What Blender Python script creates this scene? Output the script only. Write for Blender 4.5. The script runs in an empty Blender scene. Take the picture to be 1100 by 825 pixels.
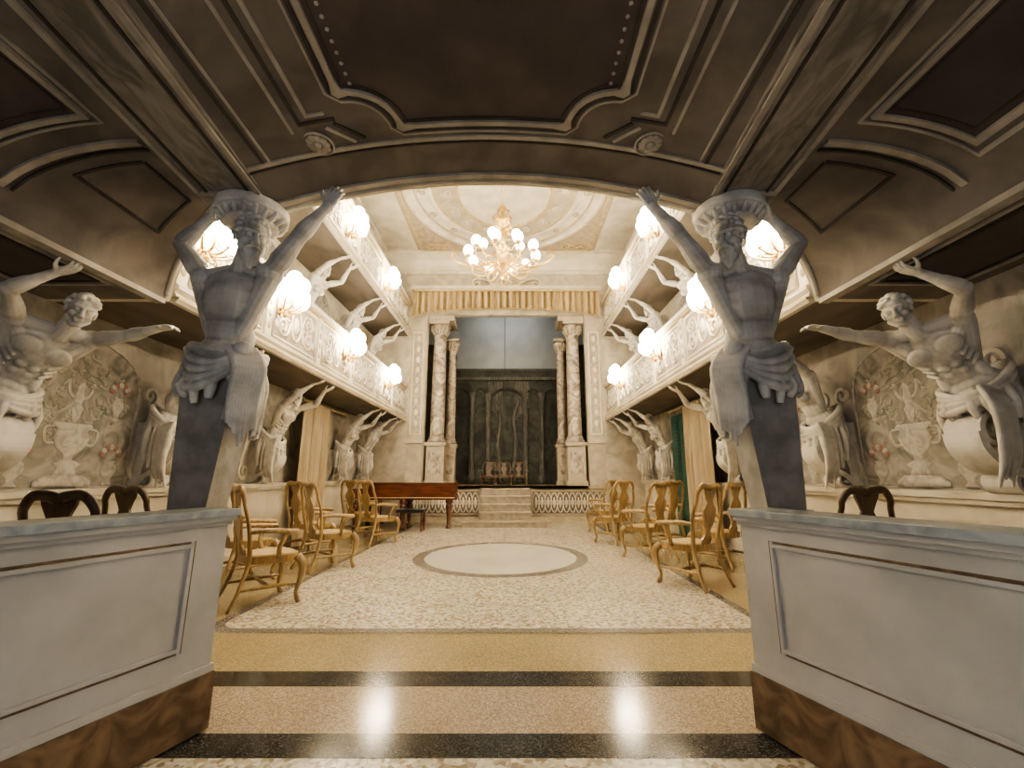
import bpy, bmesh, math, random
from mathutils import Vector, Matrix
random.seed(7)
V=Vector; pi=math.pi
sc=bpy.context.scene
col=sc.collection

# ------------------------------------------------------------------ materials
def newmat(name):
    m=bpy.data.materials.new(name); m.use_nodes=True
    nt=m.node_tree; b=nt.nodes.get('Principled BSDF'); return m,nt,b
def rgba(c): return (c[0],c[1],c[2],1)
def mat(name,c1,c2=None,scale=4,rough=.6,bump=0,bscale=30,metal=0,detail=6,coat=0,c3=None,dist=0,stretch=None,lo=.35,hi=.65):
    m,nt,b=newmat(name); N=nt.nodes; L=nt.links
    b.inputs['Roughness'].default_value=rough; b.inputs['Metallic'].default_value=metal
    b.inputs['Coat Weight'].default_value=coat
    tc=N.new('ShaderNodeTexCoord'); mp=N.new('ShaderNodeMapping'); L.new(tc.outputs['Object'],mp.inputs[0])
    if stretch: mp.inputs['Scale'].default_value=stretch
    if c2 is None: b.inputs['Base Color'].default_value=rgba(c1)
    else:
        n=N.new('ShaderNodeTexNoise'); n.inputs['Scale'].default_value=scale; n.inputs['Detail'].default_value=detail
        n.inputs['Distortion'].default_value=dist
        L.new(mp.outputs[0],n.inputs['Vector'])
        r=N.new('ShaderNodeValToRGB'); L.new(n.outputs['Fac'],r.inputs[0])
        r.color_ramp.elements[0].position=lo; r.color_ramp.elements[0].color=rgba(c1)
        r.color_ramp.elements[1].position=hi; r.color_ramp.elements[1].color=rgba(c2)
        if c3: e=r.color_ramp.elements.new((lo+hi)/2); e.color=rgba(c3)
        L.new(r.outputs[0],b.inputs['Base Color'])
    if bump:
        n2=N.new('ShaderNodeTexNoise'); n2.inputs['Scale'].default_value=bscale; n2.inputs['Detail'].default_value=5
        L.new(mp.outputs[0],n2.inputs['Vector'])
        bp=N.new('ShaderNodeBump'); bp.inputs['Strength'].default_value=bump; bp.inputs['Distance'].default_value=.02
        L.new(n2.outputs['Fac'],bp.inputs['Height']); L.new(bp.outputs[0],b.inputs['Normal'])
    return m
def terrazzo(name,cols,scale=45,rough=.2,mul=.3):
    m,nt,b=newmat(name); N=nt.nodes; L=nt.links
    tc=N.new('ShaderNodeTexCoord')
    v=N.new('ShaderNodeTexVoronoi'); v.inputs['Scale'].default_value=scale; L.new(tc.outputs['Object'],v.inputs['Vector'])
    s=N.new('ShaderNodeSeparateColor'); L.new(v.outputs['Color'],s.inputs[0])
    r=N.new('ShaderNodeValToRGB'); r.color_ramp.interpolation='CONSTANT'; L.new(s.outputs[0],r.inputs[0])
    r.color_ramp.elements[0].color=rgba(cols[0]); r.color_ramp.elements[0].position=0
    r.color_ramp.elements[1].color=rgba(cols[1]); r.color_ramp.elements[1].position=1/len(cols)
    for i,c in enumerate(cols[2:]):
        e=r.color_ramp.elements.new((i+2)/len(cols)); e.color=rgba(c)
    n=N.new('ShaderNodeTexNoise'); n.inputs['Scale'].default_value=1.3; L.new(tc.outputs['Object'],n.inputs['Vector'])
    mx=N.new('ShaderNodeMix'); mx.data_type='RGBA'; mx.blend_type='MULTIPLY'; mx.inputs[0].default_value=mul
    L.new(r.outputs[0],mx.inputs[6]); L.new(n.outputs['Fac'],mx.inputs[7]); L.new(mx.outputs[2],b.inputs['Base Color'])
    b.inputs['Roughness'].default_value=rough
    return m
def emis(name,c,s):
    m,nt,b=newmat(name); b.inputs['Base Color'].default_value=rgba(c)
    b.inputs['Emission Color'].default_value=rgba(c); b.inputs['Emission Strength'].default_value=s
    try: m.cycles.emission_sampling='NONE'
    except Exception: pass
    return m
def statue_mat(name,c1,c2,dirt=.9):
    m,nt,b=newmat(name); N=nt.nodes; L=nt.links
    tc=N.new('ShaderNodeTexCoord'); n=N.new('ShaderNodeTexNoise'); n.inputs['Scale'].default_value=6; n.inputs['Detail'].default_value=9
    L.new(tc.outputs['Object'],n.inputs['Vector'])
    r=N.new('ShaderNodeValToRGB'); L.new(n.outputs['Fac'],r.inputs[0]); r.color_ramp.elements[0].position=.35; r.color_ramp.elements[1].position=.6
    r.color_ramp.elements[0].color=rgba(c1); r.color_ramp.elements[1].color=rgba(c2)
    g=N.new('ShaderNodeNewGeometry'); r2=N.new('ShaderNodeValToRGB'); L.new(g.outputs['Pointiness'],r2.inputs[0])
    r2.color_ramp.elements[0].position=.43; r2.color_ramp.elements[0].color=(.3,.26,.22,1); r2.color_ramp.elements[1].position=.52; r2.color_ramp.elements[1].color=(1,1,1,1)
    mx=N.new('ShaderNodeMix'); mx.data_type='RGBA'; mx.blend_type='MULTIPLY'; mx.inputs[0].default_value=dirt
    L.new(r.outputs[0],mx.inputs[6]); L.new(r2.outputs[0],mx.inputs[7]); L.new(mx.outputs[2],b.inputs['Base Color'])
    b.inputs['Roughness'].default_value=.5
    n2=N.new('ShaderNodeTexNoise'); n2.inputs['Scale'].default_value=50; n2.inputs['Detail'].default_value=4; L.new(tc.outputs['Object'],n2.inputs['Vector'])
    bp=N.new('ShaderNodeBump'); bp.inputs['Strength'].default_value=.22; bp.inputs['Distance'].default_value=.01
    L.new(n2.outputs['Fac'],bp.inputs['Height']); L.new(bp.outputs[0],b.inputs['Normal'])
    return m
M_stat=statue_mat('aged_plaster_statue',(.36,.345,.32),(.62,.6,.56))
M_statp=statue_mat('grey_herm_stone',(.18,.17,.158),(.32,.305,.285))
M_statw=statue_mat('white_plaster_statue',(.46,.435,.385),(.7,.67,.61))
M_cream=mat('cream_painted_plaster',(.48,.44,.35),(.65,.6,.5),2.5,.6,.15)
M_stw=mat('stage_wall_paint',(.33,.295,.23),(.5,.455,.37),2.5,.7,.1,c3=(.42,.375,.3),dist=1)
M_wall=mat('fresco_wall_paint',(.28,.265,.225),(.5,.465,.4),3,.7,.15,c3=(.4,.37,.315),dist=1)
M_hallup=mat('upper_wall_paint',(.44,.4,.32),(.62,.57,.47),2,.7)
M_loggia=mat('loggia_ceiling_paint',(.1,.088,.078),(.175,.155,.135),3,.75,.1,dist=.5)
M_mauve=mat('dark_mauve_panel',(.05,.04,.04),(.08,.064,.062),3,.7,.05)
M_beam=mat('grey_marbled_beam',(.12,.11,.097),(.28,.26,.23),5,.6,.1,dist=1.5,stretch=(2,.6,2))
M_line=mat('painted_moulding_light',(.27,.245,.21),(.4,.37,.32),6,.6)
M_lined=mat('painted_moulding_dark',(.035,.03,.027),(.06,.05,.045),6,.7)
M_par=mat('parapet_grey_paint',(.35,.345,.325),(.45,.44,.42),3,.5,.08)
M_ledge=mat('blue_grey_ledge_marble',(.2,.225,.245),(.34,.37,.38),8,.3,dist=1)
M_rust=mat('rust_marble_plinth',(.08,.05,.027),(.2,.13,.075),6,.4,dist=2,detail=10)
M_gold=mat('gilt_brass',(.45,.3,.1),(.7,.5,.2),8,.35,metal=.8)
M_goldp=mat('gold_ochre_paint',(.38,.29,.14),(.5,.4,.22),8,.6)
M_tan=mat('tan_ornament_paint',(.3,.25,.17),(.41,.345,.25),8,.7)
M_gpan=mat('gallery_panel_paint',(.24,.2,.15),(.38,.33,.26),6,.7,dist=2,detail=9)
M_und=mat('gallery_underside_wood',(.1,.085,.065),(.17,.14,.11),3,.7,stretch=(1,.4,1))
M_marb=mat('veined_marble_column',(.13,.105,.085),(.46,.4,.33),3.2,.4,dist=2,detail=10,c3=(.29,.245,.2))
M_ped=mat('stage_pedestal_paint',(.3,.26,.195),(.42,.365,.28),4,.6)
M_wood=mat('honey_oak_chair_wood',(.21,.135,.055),(.34,.23,.1),6,.35,stretch=(6,6,1),coat=.3)
M_dwood=mat('dark_walnut_chair_wood',(.05,.03,.018),(.1,.06,.035),6,.35,stretch=(6,6,1))
M_cane=mat('woven_cane_seat',(.3,.21,.1),(.46,.34,.17),60,.6,.5,90)
M_piano=mat('mahogany_piano_wood',(.055,.018,.011),(.12,.035,.018),3,.2,stretch=(1,5,5),coat=.6)
M_white=mat('ivory_keys',(.8,.77,.68)); M_black=mat('ebony_black',(.01,.01,.01),rough=.3)
M_curt=mat('beige_curtain_cloth',(.34,.27,.175),(.45,.365,.25),5,.8,stretch=(1,1,.2))
M_val=mat('gold_valance_cloth',(.38,.29,.155),(.5,.4,.24),5,.8,stretch=(3,1,.3))
M_valf=mat('valance_painted_fold_shade',(.25,.18,.09),(.33,.25,.14),5,.8)  # darker copy of the valance cloth: fold shading painted into the pleat recesses
M_green=mat('green_shutter_paint',(.01,.05,.04),(.015,.08,.06),5,.5)
M_blue=mat('blue_grey_stage_wall',(.36,.375,.36),(.43,.445,.42),2,.8)
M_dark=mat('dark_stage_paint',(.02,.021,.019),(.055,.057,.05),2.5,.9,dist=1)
M_dark2=mat('charcoal_scenery_paint',(.045,.046,.041),(.115,.112,.1),4,.9,dist=2,stretch=(3,1,.5))
M_stfl=mat('stage_boards',(.2,.14,.08),(.3,.22,.14),4,.6,stretch=(4,.5,1))
M_step=mat('step_carpet_wood',(.2,.17,.13),(.3,.255,.2),8,.7)
M_fres=mat('grisaille_fresco',(.13,.125,.11),(.34,.32,.28),3.5,.8,c3=(.23,.215,.19),dist=2,detail=12)
M_urn=mat('grisaille_urn_paint',(.3,.28,.25),(.46,.435,.39),9,.8,dist=1.5,detail=10)
M_leaf=mat('grey_leaf_paint',(.19,.19,.155),(.34,.33,.28),9,.8)
M_red=mat('faded_red_paint',(.25,.12,.1),(.32,.18,.15),12,.8)
M_globe=emis('lit_frosted_globe',(1,.87,.64),60)
M_globe2=emis('lit_chandelier_globe',(1,.86,.62),24)
M_fochre=terrazzo('terrazzo_ochre',[(.34,.27,.15),(.4,.32,.19),(.29,.225,.12),(.44,.37,.24)],150,.14)
M_fpink=terrazzo('terrazzo_pink',[(.36,.295,.22),(.43,.36,.275),(.29,.225,.16),(.48,.41,.32),(.34,.26,.18)],140,.14)
M_fblack=terrazzo('terrazzo_black',[(.035,.033,.03),(.05,.045,.04),(.025,.025,.025),(.08,.075,.065)],150,.15)
M_fcream=terrazzo('terrazzo_cream',[(.5,.455,.365),(.6,.555,.465),(.39,.335,.25),(.66,.62,.54),(.3,.25,.18),(.55,.5,.4)],42,.22)
M_fwhite=terrazzo('terrazzo_white',[(.62,.59,.51),(.67,.64,.57),(.58,.54,.46)],140,.2)
M_fgrey=terrazzo('terrazzo_grey',[(.18,.165,.145),(.25,.23,.2),(.14,.13,.12),(.3,.27,.24)],120,.18)

# ------------------------------------------------------------------ mesh builder
class MB:
    def __init__(s): s.v=[];s.f=[];s.m=[];s.s=[];s.M=Matrix.Identity(4)
    def add(s,vs,fs,mi=0,sm=False):
        o=len(s.v); M=s.M
        s.v+=[tuple(M@V(v)) for v in vs]
        for f in fs: s.f.append(tuple(i+o for i in f)); s.m.append(mi); s.s.append(sm)
    def box(s,x0,x1,y0,y1,z0,z1,mi=0):
        vs=[(x,y,z) for x in(x0,x1) for y in(y0,y1) for z in(z0,z1)]
        s.add(vs,[(0,1,3,2),(4,6,7,5),(0,4,5,1),(2,3,7,6),(0,2,6,4),(1,5,7,3)],mi)
    def lathe(s,prof,c=(0,0,0),seg=20,mi=0,sx=1,sy=1,sm=True):
        vs=[];fs=[]
        for r,z in prof:
            for i in range(seg):
                a=2*pi*i/seg
                vs.append((c[0]+r*sx*math.cos(a),c[1]+r*sy*math.sin(a),c[2]+z))
        n=len(prof)
        for j in range(n-1):
            for i in range(seg):
                k=(i+1)%seg; fs.append((j*seg+i,j*seg+k,(j+1)*seg+k,(j+1)*seg+i))
        fs.append(tuple(range(seg-1,-1,-1))); fs.append(tuple((n-1)*seg+i for i in range(seg)))
        s.add(vs,fs,mi,sm)
    def ell(s,c,r,R=None,seg=14,rings=9,mi=0):
        c=V(c); 
        if not hasattr(r,'__len__'): r=(r,r,r)
        vs=[];fs=[]
        for j in range(1,rings):
            t=pi*j/rings
            for i in range(seg):
                a=2*pi*i/seg
                p=V((r[0]*math.sin(t)*math.cos(a),r[1]*math.sin(t)*math.sin(a),r[2]*math.cos(t)))
                if R: p=R@p
                vs.append(c+p)
        tp=V((0,0,r[2])); 
        if R: tp=R@tp
        vs.append(c+tp); vs.append(c-tp); T=len(vs)-2; Bm=T+1
        for j in range(rings-2):
            for i in range(seg):
                k=(i+1)%seg; fs.append((j*seg+i,(j+1)*seg+i,(j+1)*seg+k,j*seg+k))
        for i in range(seg):
            k=(i+1)%seg; fs.append((T,i,k)); fs.append((Bm,(rings-2)*seg+k,(rings-2)*seg+i))
        s.add(vs,fs,mi,True)
    def cap(s,p,q,r1,r2,seg=12,mi=0):
        p=V(p);q=V(q); d=q-p
        if d.length<1e-6: d=V((0,0,1e-3))
        R=d.to_track_quat('Z','Y').to_matrix(); L=d.length
        rings=[]
        for k in range(1,5): t=-pi/2+k*pi/8; rings.append((r1*math.cos(t),r1*math.sin(t)))
        for k in range(0,4): t=k*pi/8; rings.append((r2*math.cos(t),L+r2*math.sin(t)))
        vs=[];fs=[]
        for r,z in rings:
            for i in range(seg):
                a=2*pi*i/seg; vs.append(p+R@V((r*math.cos(a),r*math.sin(a),z)))
        n=len(rings)
        for j in range(n-1):
            for i in range(seg):
                k=(i+1)%seg; fs.append((j*seg+i,j*seg+k,(j+1)*seg+k,(j+1)*seg+i))
        vs.append(p+R@V((0,0,-r1))); vs.append(p+R@V((0,0,L+r2)))
        for i in range(seg):
            k=(i+1)%seg; fs.append((n*seg,k,i)); fs.append((n*seg+1,(n-1)*seg+i,(n-1)*seg+k))
        s.add(vs,fs,mi,True)
    def tube(s,pts,rad,seg=8,mi=0,sub=4,flat=1.0):
        pts=[V(p) for p in pts]; n=len(pts)
        if not hasattr(rad,'__len__'): rad=[rad]*n
        P=[];Rr=[]
        if sub>1 and n>2:
            for i in range(n-1):
                p0=pts[max(i-1,0)];p1=pts[i];p2=pts[i+1];p3=pts[min(i+2,n-1)]
                for k in range(sub):
                    t=k/sub
                    P.append(.5*((2*p1)+(p2-p0)*t+(2*p0-5*p1+4*p2-p3)*t*t+(3*p1-p0-3*p2+p3)*t**3))
                    Rr.append(rad[i]*(1-t)+rad[i+1]*t)
            P.append(pts[-1]);Rr.append(rad[-1])
        else: P=pts;Rr=list(rad)
        N=None;vs=[];fs=[];m=len(P)
        for i,p in enumerate(P):
            t=(P[min(i+1,m-1)]-P[max(i-1,0)])
            if t.length<1e-9: t=V((0,0,1))
            t.normalize()
            if N is None:
                N=t.orthogonal().normalized()
                if abs(t.y)<.9: N=(V((0,1,0))-t*t.y).normalized()
            else:
                N=(N-t*N.dot(t)); N=N.normalized() if N.length>1e-6 else t.orthogonal().normalized()
            B=t.cross(N)
            for k in range(seg):
                a=2*pi*k/seg; vs.append(p+(N*math.cos(a)*flat+B*math.sin(a))*Rr[i])
        for j in range(m-1):
            for i in range(seg):
                k=(i+1)%seg; fs.append((j*seg+i,j*seg+k,(j+1)*seg+k,(j+1)*seg+i))
        fs.append(tuple(range(seg-1,-1,-1))); fs.append(tuple((m-1)*seg+i for i in range(seg)))
        s.add(vs,fs,mi,True)
    def prism(s,poly,f0,f1,mi=0):
        n=len(poly); vs=[f0(*p) for p in poly]+[f1(*p) for p in poly]
        fs=[tuple(range(n-1,-1,-1)),tuple(range(n,2*n))]+[(i,(i+1)%n,n+(i+1)%n,n+i) for i in range(n)]
        s.add(vs,fs,mi)
    def ribbon(s,path,w,t,mi=0,sub=5):
        pts=[V((p[0],0,p[1])) for p in path]; n=len(pts);P=[]
        for i in range(n-1):
            p0=pts[max(i-1,0)];p1=pts[i];p2=pts[i+1];p3=pts[min(i+2,n-1)]
            for k in range(sub):
                u=k/sub; P.append(.5*((2*p1)+(p2-p0)*u+(2*p0-5*p1+4*p2-p3)*u*u+(3*p1-p0-3*p2+p3)*u**3))
        P.append(pts[-1]); m=len(P);vs=[];fs=[]
        for i,p in enumerate(P):
            T=(P[min(i+1,m-1)]-P[max(i-1,0)]).normalized(); Nn=V((-T.z,0,T.x))
            for a,b in((-w/2,-t/2),(w/2,-t/2),(w/2,t/2),(-w/2,t/2)): vs.append(p+V((0,a,0))+Nn*b)
        for j in range(m-1):
            for i in range(4):
                k=(i+1)%4; fs.append((j*4+i,j*4+k,(j+1)*4+k,(j+1)*4+i))
        fs.append((3,2,1,0)); fs.append(tuple((m-1)*4+i for i in range(4)))
        s.add(vs,fs,mi)
    def mesh(s,name,mats,recalc=True):
        me=bpy.data.meshes.new(name); me.from_pydata(s.v,[],s.f)
        for m in mats: me.materials.append(m)
        me.polygons.foreach_set('material_index',s.m); me.polygons.foreach_set('use_smooth',s.s)
        if recalc:
            bm=bmesh.new(); bm.from_mesh(me); bmesh.ops.recalc_face_normals(bm,faces=bm.faces); bm.to_mesh(me); bm.free()
        me.update(); return me
    def obj(s,name,mats,bevel=0,**k):
        o=put(name,s.mesh(name,mats),**k)
        if bevel:
            md=o.modifiers.new('bevel','BEVEL'); md.width=bevel; md.segments=2; md.limit_method='ANGLE'; md.angle_limit=.7
        return o
def put(name,me,loc=(0,0,0),rz=0,scale=(1,1,1),parent=None):
    o=bpy.data.objects.new(name,me); o.location=loc; o.rotation_euler=(0,0,rz); o.scale=scale
    col.objects.link(o)
    if parent: o.parent=parent
    return o
def empty(name,loc=(0,0,0),scale=(1,1,1),rz=0):
    o=bpy.data.objects.new(name,None); o.location=loc;o.scale=scale;o.rotation_euler=(0,0,rz);o.empty_display_size=.1
    col.objects.link(o); return o
def spiral(cx,cz,r0,turns,a0,dirn=1,n=14,rmin=.15):
    out=[]
    for i in range(n+1):
        t=i/n; a=a0+dirn*turns*2*pi*t; r=r0*(1-t*(1-rmin)); out.append((cx+r*math.cos(a),cz+r*math.sin(a)))
    return out

# ------------------------------------------------------------------ figures
def remesh(b,name,mats,vox,smooth=2):
    me=b.mesh(name+'_raw',mats); o=bpy.data.objects.new('tmp',me); col.objects.link(o)
    r=o.modifiers.new('r','REMESH'); r.mode='VOXEL'; r.voxel_size=vox; r.use_smooth_shade=True
    s=o.modifiers.new('s','SMOOTH'); s.factor=.5; s.iterations=smooth
    dg=bpy.context.evaluated_depsgraph_get(); dg.update()
    nm=bpy.data.meshes.new_from_object(o.evaluated_get(dg)); nm.name=name
    bpy.data.objects.remove(o); bpy.data.meshes.remove(me)
    nm.materials.clear()
    for m in mats: nm.materials.append(m)
    nm.polygons.foreach_set('use_smooth',[True]*len(nm.polygons))
    return nm
def frame(right,fwd,up):
    return Matrix((right,fwd,up)).transposed()
def hand(b,W,d,pn,side,curl=.35,k=1.08):
    W=V(W);d=V(d).normalized();pn=V(pn);pn=(pn-d*pn.dot(d)).normalized();side=V(side);side=(side-d*side.dot(d)-pn*side.dot(pn)).normalized()
    offs=[.031,.0105,-.0105,-.030]; lens=[.072,.082,.076,.058]
    for o,l in zip(offs,lens):
        kn=W+d*(.092-abs(o-.005)*.25)*k+side*o*k
        b.cap(W+d*.005+side*o*.55*k,kn,.0175*k,.0125*k)
        p=kn; dd=(d+side*o*5).normalized(); ang=0
        for j,fr in enumerate((.45,.31,.24)):
            ang+=curl*(.7 if j==0 else 1.1)
            q=p+(dd*math.cos(ang)+pn*math.sin(ang))*l*fr*k
            b.cap(p,q,(.0105-.001*j)*k,(.0098-.001*j)*k,8); p=q
    p=W+d*.025*k+side*.025*k
    for j,l in enumerate((.045,.036,.028)):
        dd=(d*(.55+.25*j)+side*(.8-.25*j)+pn*.35).normalized(); q=p+dd*l*k
        b.cap(p,q,(.016-.003*j)*k,(.0135-.003*j)*k,8); p=q
def head(b,c,f,up,k=1.0,beard=True,seed=1,long=False):
    rnd=random.Random(seed)
    c=V(c);f=V(f).normalized();up=V(up);up=(up-f*up.dot(f)).normalized();r=f.cross(up)
    R=frame(r,f,up)
    def P(x,y,z): return c+R@V((x,y,z))*k
    def E(x,y,z,a,bb,cc): b.ell(P(x,y,z),(a*k,bb*k,cc*k),R)
    def C(p,q,r1,r2): b.cap(P(*p),P(*q),r1*k,r2*k,8)
    E(0,-.012,.03,.075,.094,.09); E(0,.022,-.02,.059,.068,.092); E(0,.045,-.075,.036,.04,.03)
    C((0,.088,.03),(0,.112,-.02),.009,.014); E(-.012,.1,-.026,.01,.012,.009); E(.012,.1,-.026,.01,.012,.009)
    C((-.046,.07,.036),(-.012,.09,.034),.011,.011); C((.046,.07,.036),(.012,.09,.034),.011,.011)
    for s in(-1,1):
        E(s*.03,.078,.014,.0135,.012,.009); E(s*.04,.06,-.02,.02,.022,.02); E(s*.076,-.005,0,.01,.02,.032)
        C((s*.05,.04,-.05),(s*.02,.06,-.085),.02,.018)
    C((-.02,.087,-.049),(.02,.087,-.049),.0075,.0075); C((-.016,.086,-.061),(.016,.086,-.061),.008,.008)
    for i in range(90):
        a=rnd.uniform(0,2*pi); t=rnd.uniform(0,1.9)
        x=.08*math.sin(t)*math.cos(a);y=-.012+.1*math.sin(t)*math.sin(a);z=.03+.095*math.cos(t)
        if y>.045 and z<.075: continue
        if y>.01 and z<.02: continue
        q=rnd.uniform(.013,.021); E(x,y,z,q,q,q*.8)
    if long:
        for i in range(14):
            a=rnd.uniform(pi*1.1,pi*1.9)
            C((.075*math.cos(a),.085*math.sin(a),0),(.07*math.cos(a+.2),.1*math.sin(a)-.01,-.12),.02,.012)
    if beard:
        for i in range(46):
            a=rnd.uniform(-.2,pi+.2); t=rnd.random()
            x=.058*math.cos(a)*(1-.35*t); y=.03+.05*math.sin(a); z=-.055-.075*t
            if math.sin(a)<.55: z+=.03
            C((x,y,z),(x*.8,y+.008,z-.03),.014,.008)
        C((-.03,.088,-.05),(-.004,.098,-.04),.007,.009); C((.03,.088,-.05),(.004,.098,-.04),.007,.009)
def torso(b,P,C,N,SR,SL,female=False,k=1.0):
    P,C,N,SR,SL=map(V,(P,C,N,SR,SL))
    up=(N-P).normalized(); r=(SR-SL); r=(r-up*r.dot(up)).normalized(); f=up.cross(r)
    R=frame(r,f,up)
    E=lambda c,a,bb,cc: b.ell(c,(a*k,bb*k,cc*k),R)
    mid=(P*.55+C*.45)
    E(C,.165,.112,.19); E(mid,.13,.092,.17); E(P,.165,.118,.13); E(C+up*.08*k,.175,.09,.1)
    for s in(-1,1):
        S=SR if s>0 else SL
        b.cap(N-up*.02,S+up*.01,.05*k,.05*k)
        b.cap(S-up*.03,mid+r*s*.085*k-f*.02,.062*k,.05*k)
        b.cap(S-up*.02,C+r*s*.06*k+f*.06*k,.05*k,.05*k)
        if female: E(C+r*s*.075*k+f*.1*k+up*.0,.062,.06,.062)
        else:
            E(C+r*s*.078*k+f*.082*k+up*.045,.086,.036,.066)
            for j,h in enumerate((-.09,-.15,-.21)): E(C+r*s*.034*k+f*(.088-.008*j)*k+up*h*k,.034,.022,.03)
            E(mid+r*s*.1*k+f*.03-up*.05,.045,.05,.08)
            for j in range(3): b.cap(C+r*s*.14*k+f*.04*k-up*(.03+.045*j),C+r*s*.1*k+f*.085*k-up*(.06+.045*j),.014,.012)
    b.cap(N-up*.06,N+up*.06,.066*k,.058*k)
    return f,r,up
def arm(b,S,E,W,k=1.0):
    S,E,W=map(V,(S,E,W))
    b.ell(S,(.07*k,.07*k,.07*k)); b.cap(S,E,.056*k,.043*k); b.cap(S.lerp(E,.35),S.lerp(E,.7),.06*k,.05*k)
    b.ell(E,.045*k); b.cap(E,W,.044*k,.028*k); b.cap(E.lerp(W,.15),E.lerp(W,.45),.05*k,.042*k)

def telamon():
    b=MB()
    P=V((-.02,.02,1.98));C=V((0,-.02,2.35));N=V((.05,-.03,2.59));SR=V((.245,-.04,2.54));SL=V((-.225,0,2.52))
    torso(b,P,C,N,SR,SL,k=1.16)
    H=V((.13,-.11,2.755)); b.cap(N,H,.07,.062)
    head(b,H,(.75,-.7,-.3),(0,0,1),1.24,True,3)
    arm(b,SR,(.46,-.12,2.78),(.63,-.12,3.0),1.2); hand(b,(.63,-.12,3.0),(.35,.05,.93),(.0,.75,.35),(-.9,0,.4),.3,1.15)
    arm(b,SL,(-.4,-.03,2.77),(-.22,-.05,2.95),1.2); hand(b,(-.22,-.05,2.95),(.75,.1,.4),(.3,.0,.8),(0,-1,0),.25,1.15)
    rnd=random.Random(4)
    b.ell((0,0,1.86),(.19,.15,.2))
    for k in range(6):
        pts=[]
        for i in range(17):
            a=2*pi*i/16; pts.append(((.215+.014*math.sin(3*a+k))*math.cos(a),(.175+.012*math.cos(2*a+k))*math.sin(a),2.0-.036*k+.035*math.sin(a*1+.5+.35*k)-.06*math.cos(a)*(1 if k<3 else .3)))
        b.tube(pts,[.027+.009*math.sin(i*1.3+k) for i in range(17)],8)
    for i in range(19):
        a=2*pi*i/19+rnd.uniform(-.09,.09); z1=1.6+.12*math.cos(a+2.6)+rnd.uniform(-.07,.05)
        q=rnd.uniform(-.12,.12)
        pts=[(.2*math.cos(a),.16*math.sin(a),1.95),(.228*math.cos(a+q),.19*math.sin(a+q),1.84),(.25*math.cos(a-q),.21*math.sin(a-q),1.74),(.235*math.cos(a),.2*math.sin(a),z1)]
        r=rnd.uniform(.026,.036); b.tube(pts,[r*.8,r,r*1.15,r*.7],8)
    for i in range(9):
        x=.19+.014*i; y=-.15+.012*i
        z=1.4+.014*abs(i-4)**1.3+rnd.uniform(-.03,.03)
        b.tube([(x-.08,y-.02,2.0),(x+.01,y-.05,1.86),(x-.01,y-.04,1.68),(x-.02,y-.02,z)],[.02,.026,.022,.012],8)
    for i in range(4):
        b.tube([(-.2,-.1,2.0-.06*i),(-.06,-.21,1.9-.06*i),(.09,-.21,1.88-.035*i),(.2,-.13,1.98-.02*i)],[.018,.028,.028,.022],8)
    b.ell((.19,-.14,1.98),(.06,.055,.055))
    return remesh(b,'telamon_body',[M_stat],.0066,2)
me_tel=telamon()
b=MB()
def taper(z0,z1,a0,b0,a1,b1,ox0=0,ox1=0,mi=0):
    vs=[(-a0+ox0,-b0,z0),(a0+ox0,-b0,z0),(a0+ox0,b0,z0),(-a0+ox0,b0,z0),(-a1+ox1,-b1,z1),(a1+ox1,-b1,z1),(a1+ox1,b1,z1),(-a1+ox1,b1,z1)]
    b.add(vs,[(0,3,2,1),(4,5,6,7),(0,1,5,4),(1,2,6,5),(2,3,7,6),(3,0,4,7)],mi)
taper(1.0,1.78,.115,.1,.17,.135,-.05,0); taper(0,.95,.11,.13,.11,.13,-.09,-.09); taper(.95,1.0,.14,.13,.13,.12,-.06,-.06)
taper(1.04,1.6,.08,.104,.12,.13,-.05,-.01)
me_herm=b.mesh('herm_pillar',[M_statp])
b=MB()
b.lathe([(.12,2.91),(.165,2.915),(.175,2.93),(.17,2.94),(.2,2.965),(.215,2.975),(.215,2.985),(.23,2.99),(.235,3.0),(.235,3.05),(.225,3.06)],(.045,0,0),48,0)
for i in range(20):
    a=2*pi*i/20; ca,sa=math.cos(a),math.sin(a)
    b.tube([(.045+.165*ca,.165*sa,2.93),(.045+.19*ca,.19*sa,2.945),(.045+.215*ca,.215*sa,2.972),(.045+.228*ca,.228*sa,2.968)],[.012,.018,.017,.008],6)
me_cap=b.mesh('capital',[M_stat])
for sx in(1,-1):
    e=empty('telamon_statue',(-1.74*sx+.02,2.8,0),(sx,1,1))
    put('body',me_tel,parent=e); put('herm_pillar',me_herm,parent=e); put('capital',me_cap,parent=e)

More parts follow.
